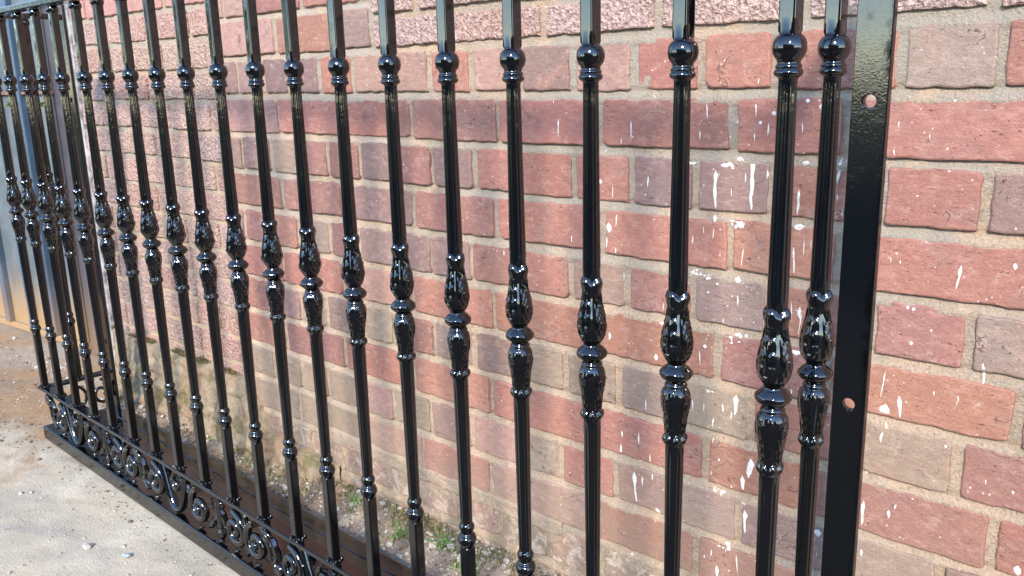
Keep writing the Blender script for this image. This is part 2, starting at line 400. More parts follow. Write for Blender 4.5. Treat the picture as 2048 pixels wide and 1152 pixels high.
# measured perpends (in baluster spacings) and the colour of each brick, course by course
COURSES = [
 (8.420, [-14.43, -14.12, -13.189, -11.417, -9.45], 'qqro'),
 (7.637, [-14.43, -12.354, -10.335, -9.45], 'qop'),
 (6.854, [-14.43, -13.824, -12.9, -11.984, -11.018, -10.019, -9.003, -8.018, -7.024, -5.992, -5.009, -3.952, -2.9, -1.891, -0.432, 0.594], 'ppPPoqqoqpqrrogo'),
 (6.071, [-14.43, -12.461, -10.37, -8.512, -6.496, -4.507, -2.427, -0.992, 1.1], 'qrrmrrrrm'),
 (5.288, [-14.43, -13.916, -12.85, -11.809, -10.92, -9.986, -8.982, -8.043, -7.025, -6.114, -4.996, -3.977, -2.953, -1.882, -0.507, 0.57], 'pPgmmPmPrrrPpoop'),
 (4.505, [-14.43, -12.561, -10.573, -8.564, -6.582, -4.475, -2.419, -0.982, 1.15], 'mmpmrooom'),
 (3.722, [-14.43, -14.099, -13.175, -12.098, -11.058, -10.152, -9.022, -8.177, -7.174, -6.123, -5.077, -4.03, -2.958, -1.85, -0.51, 0.543], 'pmmgmpppmrpmgomg'),
 (2.939, [-14.43, -12.726, -10.73, -8.706, -6.692, -4.702, -2.55, -1.043, 1.104], 'rrqooomom'),
 (2.156, [-14.43, -13.218, -12.248, -11.34, -10.18, -9.269, -8.194, -7.194, -6.196, -5.198, -4.184, -3.112, -2.037, -0.583, 0.55], 'rptptmgpttgtotm'),
 (1.373, [-14.43, -12.888, -10.845, -8.815, -6.816, -4.712, -2.688, -1.23, 1.003], 'rmroooomr'),
 (0.590, [-14.43, -13.465, -12.432, -11.501, -10.421, -9.435, -8.382, -7.335, -6.19, -5.283, -4.235, -3.145, -2.154, -0.638, 0.491], 'ttttqtpqtrpgptp'),
 (-0.193, [-14.43, -12.596, -10.535, -8.643, -6.895, -4.771, -2.799, -1.2, .95], 'ttqrqrrpt'),
 (-0.976, [-14.43, -13.3, -12.2, -11.1, -9.678, -8.799, -7.751, -6.711, -5.6, -4.5, -3.4, -2.3, -1.2, -.1, 1.0], 'qtqqtqqgqtqptqt'),
 (-1.759, [-14.43, -12.6, -10.5, -8.6, -6.9, -4.8, -2.7, -.6], 'tqtqqtqq'),
]
seed = 100
BEDS = []
for ci, (z0, xs, cols) in enumerate(COURSES):
    BEDS.append(z0)
    header = (xs[5] - xs[4] < 1.6) if len(xs) > 6 else False
    step = 1.06 if header else 2.12
    right = xs[-1]
    end = -9.45 if ci < 2 else None
    L = list(zip(xs[:-1], xs[1:]))
    if end is None:
        x = xs[-1]; k = 0
        while x < 13.5: L.append((x, x + step)); x += step
    for i, (a, b) in enumerate(L):
        seed += 1
        code = cols[i] if i < len(cols) else rng.choice('rrmpot')
        add_brick(a, b, z0, .670, code, M_WORN if z0 < -.5 else M_BRICK, seed, .75 if z0 < 0 else .35, part=a < 2.2)
# rough textured bricks: left of the straight joint, and over the smooth panel
TX = {7.36 + .07: None}
TEX = (0.455, 0.300, 0.262)
def texcol(rr):
    return rr.choice([(0.56, .365, .280), (0.58, .37, .275), (0.52, .355, .285), (0.49, .34, .28), (0.59, .33, .24), (0.61, .40, .30), (0.57, .29, .21)])
TJ = {1: [-21.5, -20.289, -18.256, -16.815, -15.011], 0: [-21.5, -19.514, -17.694, -15.622], -1: [-21.5, -19.442, -16.869, -14.946],
      2: [-21.5, -19.586, -17.678, -17.072, -15.705], 3: [-21.5, -20.493, -18.6, -17.1, -15.094], 4: [-21.5, -19.9, -17.857, -15.9], 5: [-21.5, -20.496, -18.5, -16.6, -15.138]}
for r in range(-3, 11):
    zb = 7.431 - (r) * .674 + .0
    zb = 7.43 - r * .674 - .07 + .0 if False else 7.36 + .07 - r * .674
    xs = TJ.get(r)
    if xs is None:
        x = -21.5; xs = [x]; x += rng.choice([1.0, 1.5, 2.0])
        while x < -15.1: xs.append(x); x += 1.98 if rng.random() < .8 else 1.0
    xs = xs + [-14.43]
    for a, b in zip(xs[:-1], xs[1:]):
        seed += 1; rr = random.Random(seed)
        add_brick(a, b, zb - .674 + .0, .56, texcol(rr), M_RUST, seed, .25, part=r > -3, gap=.0125, proud=.002)
for zb, hh, xs in ((7.65, .45, [-9.391, -7.571, -5.535, -3.58, -1.552, .47, 2.5]), (8.20, .56, [-9.391, -8.25, -6.2, -4.2, -2.2, -.2, 1.8, 3.8]), (8.87, .56, [-14.43, -13.2, -11.2, -9.3, -7.3, -5.3, -3.3, -1.3, .7, 2.7])):
    x = xs[-1]
    while x < 13: x += 2.0; xs.append(x)
    for a, b in zip(xs[:-1], xs[1:]):
        seed += 1; rr = random.Random(seed)
        add_brick(a, b, zb, hh, texcol(rr), M_RUST, seed, .25, part=a < 1.5, gap=.016, proud=.002)
for r in range(6):                                       # courses above the picture
    x = -21.5 + (r % 2)
    while x < 13:
        seed += 1; add_brick(x, x + 2.0, 9.55 + r * .674, .56, TEX, M_RUST, seed, .2, part=False, gap=.0125, proud=.002); x += 2.0
me = stuff_v.mesh('bricks'); o = link('brick_courses', me, wall, M_BRICK); o.color = (0.40, .20, .16, 1); tag(o, kind='stuff')
# mortar: struck back under each course, nearly flush below, smeared over worn arrises
def mortar_depth(x, z):
    d = .0042
    beds = BEDS if x > -14.43 else None
    if x > -14.43 and z < (7.6 if x > -9.4 else 9.2):
        for b in BEDS:
            t = (z - (b - .135)) / .135                  # 0 at the bottom of the joint, 1 at the underside of the brick above
            if -.25 <= t <= 1.25: return .0012 + .0066 * max(0, min(1, t)) ** 1.3
        return .0040
    return .0045
def mgrid():
    zs = []; z = -1.5
    while z < 9.7: zs.append(z); z += .042
    while z < 13.8: zs.append(z); z += .4
    xs = []; x = -21.5
    while x < 2.4: xs.append(x); x += .075
    while x < 13.6: xs.append(x); x += .5
    xs.append(13.6)
    v = []
    for z in zs:
        for x in xs:
            u, w = wl(x, z); p = Vector((u, 0, w))
            d = mortar_depth(x, z) - noise.noise(p * 38) * .0022 - noise.noise(p * 110) * .0012 - noise.noise(p * 9) * .0012
            if z < .1: d -= .0015
            v.append((u, d, w))
    n = len(xs)
    f = [(j * n + i, j * n + i + 1, (j + 1) * n + i + 1, (j + 1) * n + i) for j in range(len(zs) - 1) for i in range(n - 1)]
    return mesh_from('mortar', v, f, True)
link('mortar', mgrid(), wall, M_MORTAR)
core = MB(); u0, _ = wl(-21.5, 0); u1, w1 = wl(13.6, 13.7); core.box((u0, .02, -.05), (u1, .21, w1))
link('wall_core', core.mesh('core'), wall, M_MORTAR)
# cement band smeared along the foot of the smooth panel
def slab(xa, xb, top, bot, thick, step=.10, rows=9, sd=0, taper=.6):
    v = []; n = 0; x = xa; cols = []
    while x <= xb + 1e-6: cols.append(x); x += step
    for i, x in enumerate(cols):
        e = min(1, (x - xa) / taper, (xb - x) / taper); e = max(e, 0) ** .5
        tp = top(x) + noise.noise(Vector((x * 1.9, sd, 0))) * .07 + noise.noise(Vector((x * 7, sd, 3))) * .03
        bt = bot(x) + noise.noise(Vector((x * 1.5, sd, 9))) * .10 + noise.noise(Vector((x * 6, sd, 5))) * .05
        for j in range(rows):
            t = j / (rows - 1); z = tp + (bt - tp) * t; u, w = wl(x, z)
            th = thick(x, t) * e * (1 + .5 * noise.noise(Vector((x * 5, z * 5, sd)))) + noise.noise(Vector((x * 11, z * 11, sd))) * .0015
            v.append((u, -th if 0 < j < rows - 1 else .004, w))
    n = rows; f = []
    for i in range(len(cols) - 1):
        for j in range(rows - 1): a = i * n + j; f.append((a, a + 1, a + n + 1, a + n))
    return mesh_from('slab', v, f, True)
link('cement_band', slab(-11.6, -5.3, lambda x: -.06 - .02 * (x + 11), lambda x: -.46, lambda x, t: .0045, sd=1), wall, M_MORTAR)
link('footing', slab(-21.45, -11.2, lambda x: (.50 - .012 * (x + 21)) if x < -14.5 else max(-.72, .42 - 1.6 * (x + 14.5)) if x < -13.8 else -.70 - .06 * (x + 13.8), lambda x: -1.62, lambda x, t: .030 + .030 * t, sd=4, rows=26, taper=1.2), wall, M_FOOT)
# white plaster on the wall's end
pe = MB(); u, _ = wl(-21.5, 0)
pv = MB()
for k in range(40):
    pass
rows = 60; v = []; f = []
for j in range(rows + 1):
    z = -1.2 + 12.5 * j / rows; _, w = wl(0, z)
    a = noise.noise(Vector((0, 0, z * 2.1))) * .008 + noise.noise(Vector((3, 0, z * 9))) * .004
    for q, (du, dy) in enumerate(((-.012, .20), (-.012, -.004), (.004 + a, -.006), (.006 + a, .006))): v.append((u + du, dy, w))
for j in range(rows):
    for q in range(3): b = j * 4 + q; f.append((b, b + 1, b + 5, b + 4))
link('plaster_edge', mesh_from('plaster_edge', v, f), wall, M_WHITE)
# white paint thrown and dripped on the bricks
SPL = "-1.87,6.56,0.065,0.060;-1.28,6.64,0.067,0.064;-1.45,6.71,0.062,0.053;-1.50,6.39,0.025,0.119;-1.94,6.36,0.033,0.153;-0.39,6.45,0.016,0.078;-0.05,6.32,0.021,0.065;-2.81,6.59,0.029,0.211;-2.11,6.62,0.027,0.233;-5.26,6.32,0.028,0.272;-3.97,6.30,0.025,0.296;-2.90,6.27,0.030,0.130;-4.13,6.15,0.025,0.098;-2.12,6.26,0.027,0.112;-2.10,6.95,0.027,0.084;-2.65,5.56,0.073,0.514;-2.14,5.64,0.075,0.670;-4.35,4.90,0.106,0.148;-4.39,4.67,0.045,0.187;-4.22,5.01,0.035,0.190;-2.65,5.17,0.073,0.120;-2.65,4.99,0.022,0.175;-2.23,4.68,0.028,0.293;-3.69,5.61,0.033,0.167;-4.51,5.56,0.062,0.065;-4.29,5.42,0.017,0.232;-2.27,5.14,0.127,0.079;-2.52,5.89,0.143,0.052;-2.32,5.98,0.097,0.051;-1.94,5.80,0.040,0.113;-2.80,5.01,0.022,0.109;-2.90,5.35,0.023,0.168;-2.23,5.74,0.021,0.141;-2.42,5.54,0.021,0.111;-2.96,4.86,0.023,0.138;-2.29,4.39,0.100,0.081;-4.10,4.20,0.018,0.120;-1.52,5.48,0.051,0.322;-1.53,4.72,0.033,0.396;-1.49,5.17,0.141,0.075;-1.45,5.97,0.100,0.048;-0.97,5.37,0.018,0.150;-1.04,5.57,0.024,0.090;-1.41,4.92,0.026,0.227;-1.32,4.97,0.019,0.112;0.38,4.78,0.046,0.283;0.92,4.97,0.052,0.076;-0.25,4.88,0.022,0.047;-0.36,4.89,0.022,0.083;0.18,5.95,0.025,0.027;-1.42,4.08,0.065,0.163;-1.41,3.92,0.020,0.328;-1.43,3.56,0.112,0.093;-0.29,3.03,0.133,0.171;-0.13,3.12,0.062,0.276;-0.34,3.35,0.017,0.352;-0.27,2.84,0.035,0.096;0.24,3.38,0.016,0.061;0.50,3.37,0.016,0.089;-1.53,4.10,0.020,0.236;-0.06,3.93,0.044,0.048;-0.13,4.35,0.039,0.042;-0.07,4.34,0.044,0.047;-1.46,3.01,0.020,0.102;-4.35,3.24,0.064,0.126;-3.53,3.07,0.067,0.099;-2.82,3.20,0.031,0.233;-2.75,3.38,0.069,0.058;-2.26,2.63,0.081,0.303;-2.32,2.46,0.030,0.131;-2.92,2.46,0.040,0.203;-2.45,2.54,0.038,0.132;-2.74,2.48,0.023,0.164;-2.59,2.29,0.031,0.164;-3.68,2.31,0.026,0.189;-2.28,4.11,0.036,0.150;-3.42,3.83,0.016,0.147;-2.48,3.79,0.022,0.091;-4.10,1.73,0.046,0.115;-4.12,1.48,0.055,0.166;-3.80,1.73,0.044,0.210;-3.86,0.89,0.073,0.551;-3.73,1.06,0.045,0.165;-3.55,1.18,0.044,0.106;-3.46,0.64,0.096,0.099;-2.01,1.77,0.132,0.294;-2.09,1.50,0.089,0.269;-2.04,0.95,0.082,0.350;-2.08,1.21,0.067,0.060;-2.44,0.03,0.095,0.177;-2.13,0.26,0.023,0.297;-3.60,1.45,0.026,0.194;-0.31,2.68,0.070,0.142;-0.46,1.61,0.055,0.339;-0.08,1.82,0.046,0.072;-0.15,1.70,0.064,0.106;-1.01,1.14,0.112,0.107;-1.06,1.03,0.027,0.101;-0.44,1.06,0.055,0.104;1.29,1.47,0.083,0.123;0.87,2.44,0.015,0.067;1.15,2.40,0.029,0.042;0.42,2.76,0.037,0.043;-1.01,0.82,0.020,0.101"
from mathutils.bvhtree import BVHTree
bv = []; bf = []
for ch in wall.children:
    if ch.data is None or ch.name.startswith(('wall_core', 'plaster')): continue
    o_ = len(bv); mx = ch.matrix_basis
    bv += [mx @ p.co for p in ch.data.vertices]; bf += [tuple(i + o_ for i in p.vertices) for p in ch.data.polygons]
bvh = BVHTree.FromPolygons(bv, bf)
def on_wall(u, w, lift):
    hit = bvh.ray_cast(Vector((u, -.12, w)), Vector((0, 1, 0)))[0]
    return (u, (hit.y if hit else 0) - lift, w)
def splat(mb, u, w, hw, hh, sd, th=.0005):
    """a fleck or run of paint lying on the brick: wide where it struck, thin where it ran"""
    rr = random.Random(sd); rows = max(3, int(hh / .0035)); rows = min(rows, 14); v = []; f = []; lean = rr.uniform(-.12, .12) * hh
    run = hh > 1.7 * hw; wob = rr.uniform(0, 9)
    for i in range(rows + 1):
        s = 1 - 2 * i / rows
        k = math.sqrt(max(0, 1 - s * s)) if not run else max(.0, min(1, (1 - abs(s)) * 9)) * (rr.uniform(.55, 1.0) if s < .45 else rr.uniform(.8, 1.25)) * (.55 + .45 * (s + 1) / 2)
        k = max(k, .05); off = lean * s + hw * .5 * noise.noise(Vector((wob, s * 3, 0)))
        a_ = k * rr.uniform(.8, 1.15); b_ = k * rr.uniform(.8, 1.15)
        for q, kk in enumerate((-a_, -a_ * .6, 0, b_ * .6, b_)):
            v.append(on_wall(u + off + hw * kk, w + hh * s, .00015 if q in (0, 4) or i in (0, rows) else th))
    for i in range(rows):
        for q in range(4): c = i * 5 + q; f.append((c, c + 5, c + 6, c + 1))
    mb.add(v, f)
sp = MB(); sd = 0
for t in SPL.split(';'):
    x, z, w_, h_ = map(float, t.split(',')); u, w = wl(x, z); sd += 1
    splat(sp, u, w, max(w_ * S * .46, .0010), max(h_ * S * .5, .0011), sd)
rs = random.Random(5)
for k in range(140):
    x = rs.gauss(-2.2, 1.9) if rs.random() < .75 else rs.uniform(-7.5, 1.5); z = rs.uniform(-1.0, 6.9)
    if x > 1.7 or x < -9.5: continue
    r = min(.0032, .0006 * math.exp(abs(rs.gauss(0, .6)))); u, w = wl(x, z); sd += 1
    splat(sp, u, w, r, r * (rs.uniform(2, 5.5) if rs.random() < .3 else 1.1), sd)
for k in range(12):                                       # clots where the paint ran off the brick edges
    cx = rs.choice([-2.2, -1.9, -1.6, -2.6, -1.2, -3.3]) + rs.uniform(-.4, .4); z = rs.choice(BEDS[3:11]) - .13 + rs.uniform(-.05, .05)
    for q in range(5):
        u, w = wl(cx + rs.uniform(-.09, .09), z + rs.uniform(-.04, .04)); sd += 1
        splat(sp, u, w, rs.uniform(.001, .0045), rs.uniform(.001, .003), sd)
tag(link('paint_splatter', sp.mesh('paint_splatter', True), wall, M_SPLAT), kind='stuff')

# ------------------------------------------------------------------ sheet gate and post left of the wall
gd = Vector((1, .117, 0)).normalized()
gate = empty('sheet_gate', W(-40, 1.55, -1.38), 'blue grey sheet metal gate with vertical blue ribs beyond the far wall end', 'gate')
gate.rotation_euler = (0, 0, math.atan(.117)); L_ = 15.0 * S
def gx_(x): return (x + 40) * S / math.cos(math.atan(.117))
H_ = 12.0 * S
xr = [-40, -38.3, -36.7, -35.1, -33.5, -31.9, -30.25, -28.5, -26.95, -25.2]
for a, b in zip(xr[:-1], xr[1:]):
    m = MB(); m.box((gx_(a) + .012, .004, .055), (gx_(b) - .012, .008, 7.9 * S)); link('sheet_panel', m.mesh('sheet_panel'), gate, M_GATE)
    m = MB(); m.box((gx_(a) + .012, .004, 8.05 * S), (gx_(b) - .012, .008, H_)); link('sheet_panel', m.mesh('sheet_panel'), gate, M_GATE)
for a in xr:
    m = MB(); m.box((gx_(a) - .016, -.018, .05), (gx_(a) + .016, .006, H_)); bevel(link('rib', m.mesh('rib'), gate, M_RIB if a < -26 else M_GATE), .004)
m = MB(); m.box((0, -.012, .030), (gx_(-25.0), .012, .052)); bevel(link('bottom_rail', m.mesh('bottom_rail'), gate, M_GATE), .003)
m = MB(); m.box((0, -.010, 8.28 * S), (gx_(-25.0), .002, 8.36 * S)); link('middle_rail', m.mesh('middle_rail'), gate, M_RUSTY)
post = MB(); post.box((-.27, 0, .015), (.19, .05, 1.5))
po = link('steel_post', post.mesh('steel_post'), None, M_POST, W(-23.2, 3.35, -1.38)); bevel(po, .004)
tag(po, 'wide mauve grey steel post between the sheet gate and the white plastered wall end', 'post')

# ------------------------------------------------------------------ the balcony railing
bal = empty('balcony_railing', W(0, 0, -1.38), 'glossy black wrought iron balcony railing with ornate balusters standing in front of the brick wall', 'balcony railing')
def lz(z): return (z + GZ) * S                            # local z of the railing
PROF = [  # z (spacings), radius mm, kind: s square, r round, f fluted, a / b leaf ornament, c crown, d lower collar
 (7.36, 9.2, 'r'), (7.35, 10.8, 'r'), (7.332, 12.7, 'r'), (7.303, 14.2, 'r'), (7.262, 14.9, 'r'), (7.222, 14.4, 'r'), (7.19, 12.9, 'r'), (7.168, 11.0, 'r'), (7.15, 10.1, 'r'), (7.135, 10.2, 'r'),
 (7.123, 11.2, 'r'), (7.110, 11.6, 'r'), (7.098, 11.0, 'r'), (7.086, 11.9, 'r'), (7.068, 12.7, 'r'), (7.05, 12.3, 'r'), (7.035, 10.5, 'r'), (7.025, 8.9, 'r'), (7.01, 8.2, 'r'),
 (6.96, 8.2, 'f'), (6.9, 8.25, 'f'), (6.5, 8.6, 'f'), (6.0, 9.1, 'f'), (5.6, 9.5, 'f'), (5.32, 9.8, 'f'), (5.24, 9.9, 'f'), (5.20, 9.8, 'r'), (5.12, 9.8, 'r')]
ORN = [(5.115, 9.9, 'c'), (5.10, 11.2, 'c'), (5.08, 12.4, 'c'), (5.06, 12.9, 'c'), (5.035, 12.5, 'c'), (5.01, 11.6, 'c'), (4.985, 10.9, 'r')]
def cr(pts, n):                                           # smooth resampling of (z, r)
    out = []
    for i in range(len(pts) - 1):
        p0 = pts[max(i - 1, 0)]; p1 = pts[i]; p2 = pts[i + 1]; p3 = pts[min(i + 2, len(pts) - 1)]
        for k in range(n):
            t = k / n
            out.append(tuple(.5 * (2 * p1[q] + (p2[q] - p0[q]) * t + (2 * p0[q] - 5 * p1[q] + 4 * p2[q] - p3[q]) * t * t + (3 * p1[q] - p0[q] - 3 * p2[q] + p3[q]) * t ** 3) for q in (0, 1)))
    out.append(pts[-1]); return out
UPV = [(4.98, 10.8), (4.93, 10.9), (4.86, 12.2), (4.78, 14.2), (4.70, 15.7), (4.62, 16.2), (4.55, 15.6), (4.49, 13.6), (4.45, 11.0), (4.425, 9.7)]
RING = [(4.415, 9.7, 'r'), (4.40, 11.0, 'g'), (4.385, 13.4, 'g'), (4.37, 14.6, 'g'), (4.355, 16.4, 'g'), (4.335, 17.2, 'g'), (4.31, 17.0, 'g'), (4.29, 15.6, 'g'), (4.27, 13.2, 'g'), (4.25, 10.8, 'r'), (4.238, 10.0, 'r'),
        (4.228, 11.0, 'r'), (4.215, 11.9, 'r'), (4.205, 12.0, 'r'), (4.197, 11.4, 'r')]
LOV = [(4.19, 11.6), (4.165, 13.6), (4.12, 15.1), (4.06, 15.2), (3.98, 14.2), (3.90, 12.8), (3.82, 11.5), (3.75, 10.8), (3.715, 10.8)]
TAIL = [(3.70, 11.3, 'd'), (3.68, 12.5, 'd'), (3.66, 13.0, 'd'), (3.64, 12.7, 'd'), (3.62, 11.6, 'd'), (3.605, 10.4, 'r'), (3.59, 10.0, 'r'), (3.55, 10.0, 'r'), (3.50, 9.9, 'f'), (3.42, 9.8, 'f'), (3.0, 9.5, 'f'), (2.5, 9.0, 'f'), (2.0, 8.5, 'f'), (1.76, 8.2, 'f'), (1.71, 8.2, 'r'),
        (1.695, 8.4, 'r'), (1.68, 9.6, 'r'), (1.66, 10.5, 'r'), (1.64, 10.8, 'r'), (1.615, 10.5, 'r'), (1.595, 9.6, 'r'), (1.58, 8.8, 'r'), (1.565, 8.6, 'r'), (1.55, 9.3, 'r'), (1.54, 10.9, 'r'), (1.53, 11.4, 'r'), (1.522, 11.1, 'r'),
        (1.51, 12.1, 'r'), (1.49, 13.0, 'r'), (1.465, 13.2, 'r'), (1.44, 12.7, 'r'), (1.415, 11.5, 'r'), (1.395, 10.3, 'r'), (1.375, 9.0, 'r')]
def ridge(x, w): return math.exp(-(x / w) ** 2)
def cl(x): return max(0.0, min(1.0, x))
def orn_up(th, t):
    q = th * 4 / (2 * math.pi) + .5; a = (q % 1.0) * 2 - 1; leaf = int(math.floor(q)) % 2 == 1   # leaf and scroll faces alternate
    e = min(1, t / .08, (1 - t) / .08); h = -1.1 * ridge(abs(a) - .95, .09)
    if leaf:
        h += 1.2 * ridge(a, .06) * cl((.74 - t) / .05)
        fe = math.sin(2 * math.pi * (t * 4.5 + .55 * abs(a)))
        h += 1.15 * max(0, fe) ** .7 * cl((abs(a) - .14) / .12) * cl((.66 - abs(a)) / .18) * cl((.70 - t) / .06)
        d = math.hypot(a * .8, (t - .66) * 2.6); h += 1.4 * ridge(d - .44, .09) * cl((t - .62) / .08)
    else:
        dx, dz = a * .95, (t - .64) * 2.3; d = math.hypot(dx, dz); an = math.atan2(dz, dx) / (2 * math.pi)
        sp = math.cos(2 * math.pi * (d * 3.4 - an)); w = cl((.92 - d) / .15)
        sw = math.cos(2 * math.pi * (2.2 * a + 1.5 * (1 - t) ** 1.5)) * cl((.45 - t) / .18) * cl((.9 - abs(a)) / .2)
        h += .75 * sp * w + .75 * sw * (1 - w)
    return h * e * 1.1
def orn_lo(th, t):
    q = th * 4 / (2 * math.pi) + .5; a = (q % 1.0) * 2 - 1; leaf = int(math.floor(q)) % 2 == 1
    e = min(1, t / .05, (1 - t) / .06); h = -.9 * ridge(abs(a) - .95, .09)
    h += .45 * math.cos(th * 16) * cl(t / .06) * cl((.20 - t) / .06)
    if leaf:
        d = math.hypot(a * .9, (t - .32) * 2.3); h += 1.0 * ridge(d - .28, .08) + .8 * ridge(d, .1)
        fe = math.sin(2 * math.pi * (t * 5.0 - .6 * abs(a)))
        h += 1.1 * max(0, fe) ** .8 * cl((abs(a) - .10) / .1) * cl((.60 - abs(a)) / .18) * cl((t - .46) / .08)
        h += .8 * ridge(a, .05) * cl((t - .46) / .06)
    else:
        dx, dz = a * .95, (t - .36) * 2.0; d = math.hypot(dx, dz); an = math.atan2(dz, dx) / (2 * math.pi)
        w = cl((.75 - d) / .15) * cl((t - .16) / .06)
        h += .8 * math.cos(2 * math.pi * (d * 3.2 + an)) * w
        h += .7 * math.cos(2 * math.pi * (2.0 * a - 1.6 * t)) * (1 - w) * cl((t - .45) / .1) * cl((.9 - abs(a)) / .2)
    return h * e * 1.1
def baluster_mesh():
    NS = 64; rings = []
    def add(z, r, kind, t=0.0):
        ring = []
        for k in range(NS):
            th = 2 * math.pi * k / NS + math.pi / 4; rr = r
            if kind == 'f': rr = r * (1 - .085 * (max(0, math.cos(12 * th)) ** .7) )
            elif kind == 'a': rr = r + orn_up(th, t)
            elif kind == 'b': rr = r + orn_lo(th, t)
            elif kind == 'c':
                rr = r + .9 * math.cos(4 * th)
                z2 = z + .022 * math.cos(4 * th)
                ring.append(Vector((rr * .001 * math.cos(th), rr * .001 * math.sin(th), lz(z2)))); continue
            elif kind == 'd':
                rr = r + .8 * math.cos(8 * th)
                ring.append(Vector((rr * .001 * math.cos(th), rr * .001 * math.sin(th), lz(z + .010 * math.cos(8 * th))))); continue
            elif kind == 'g': rr = r + .45 * abs(math.cos(6 * th))
            elif kind == 's':
                hw = 8.0; c, s = abs(math.cos(th)), abs(math.sin(th)); q = 12.0
                rr = hw / ((c ** q + s ** q) ** (1 / q))
            ring.append(Vector((rr * .001 * math.cos(th), rr * .001 * math.sin(th), lz(z))))
        rings.append(ring)
    for z in (8.62, 8.61, 7.5, 7.385): add(z, 8, 's')
    for p in cr([q[:2] for q in PROF[:19]], 2): add(p[0], p[1], 'r')
    for p in PROF[19:]: add(*p)
    for p in ORN: add(*p)
    for p in cr(UPV, 7): add(p[0], p[1], 'a', (4.98 - p[0]) / (4.98 - 4.425))
    for p in RING: add(*p)
    for p in cr(LOV, 7): add(p[0], p[1], 'b', (4.19 - p[0]) / (4.19 - 3.715))
    for p in TAIL: add(*p)
    for z in (1.36, 1.345, .01): add(z, 8, 's')
    v = [p for r in rings for p in r]; f = []
    for i in range(len(rings) - 1):
        for k in range(NS):
            a = i * NS + k; b = i * NS + (k + 1) % NS; f.append((a, a + NS, b + NS, b))
    me = mesh_from('baluster', v, f); smooth_angle(me, 50); return me
BM = baluster_mesh()
def weld_mesh():
    m = MB()
    for k in range(10):
        a = 2 * math.pi * k / 10 + .2; r = .0115
        m.blob((r * math.cos(a) * 1.05, r * math.sin(a) * 1.05, .0015), (.0036, .0036, .0028), k, .3)
    return m.mesh('weld', True)
WM = weld_mesh()
def collar_mesh():
    m = MB(); m.tube([(0, 0, -.016), (0, 0, -.013), (0, 0, -.006), (0, 0, -.0005)], [.0095, .0125, .0125, .0098], 16); me = m.mesh('collar'); smooth_angle(me, 50); return me
CM = collar_mesh()
spots = [(-k, 0) for k in range(20)] + [(0.0, .82), (-19, .80)]
for i, (x, y) in enumerate(spots):
    b = link('baluster', BM, bal, M_BALU, (x * S, y * S, 0)); rt = random.Random(i)
    b.rotation_euler = (R(rt.uniform(-.10, .10)), R(rt.uniform(-.10, .10)), R(rt.choice([0, 180]) + rt.uniform(-2, 2)))
    link('weld', WM, b, M_BLACK, (0, 0, lz(0)))
    link('collar', CM, b, M_BLACK, (0, 0, lz(8.62)))
XL, XR, YF, YB = -19.17, .17, -.15, 1.65
def bar(name, lo, hi, mat=M_BLACK, w=.0022):
    m = MB(); m.box((lo[0] * S, lo[1] * S, lz(lo[2])), (hi[0] * S, hi[1] * S, lz(hi[2]))); o = link(name, m.mesh(name), bal, mat); bevel(o, w, 3); return o
bar('lower_rail', (XL, -.13, -.07), (XR, .13, 0)); bar('top_rail', (XL, -.145, 8.625), (XR, .145, 8.745))
for x in (-19, 0):
    bar('return_lower_rail', (x - .13, .133, -.07), (x + .13, YB - .085, 0)); bar('return_top_rail', (x - .145, .148, 8.625), (x + .145, YB - .085, 8.745))
    bar('base_side_rail', (x - .17, YF + .34, -1.375), (x + .17, 1.328, -1.04))
bar('base_front_rail', (XL, YF, -1.375), (XR, YF + .337, -1.04), M_BLACK, .0042)
bar('base_back_rail', (XL, 1.33, -1.375), (XR, 1.66, -1.03), M_FLOOR, .003)
bar('floor_sheet', (-18.83, YF + .339, -1.08), (-.17, 1.327, -1.046), M_FLOOR, .0008)
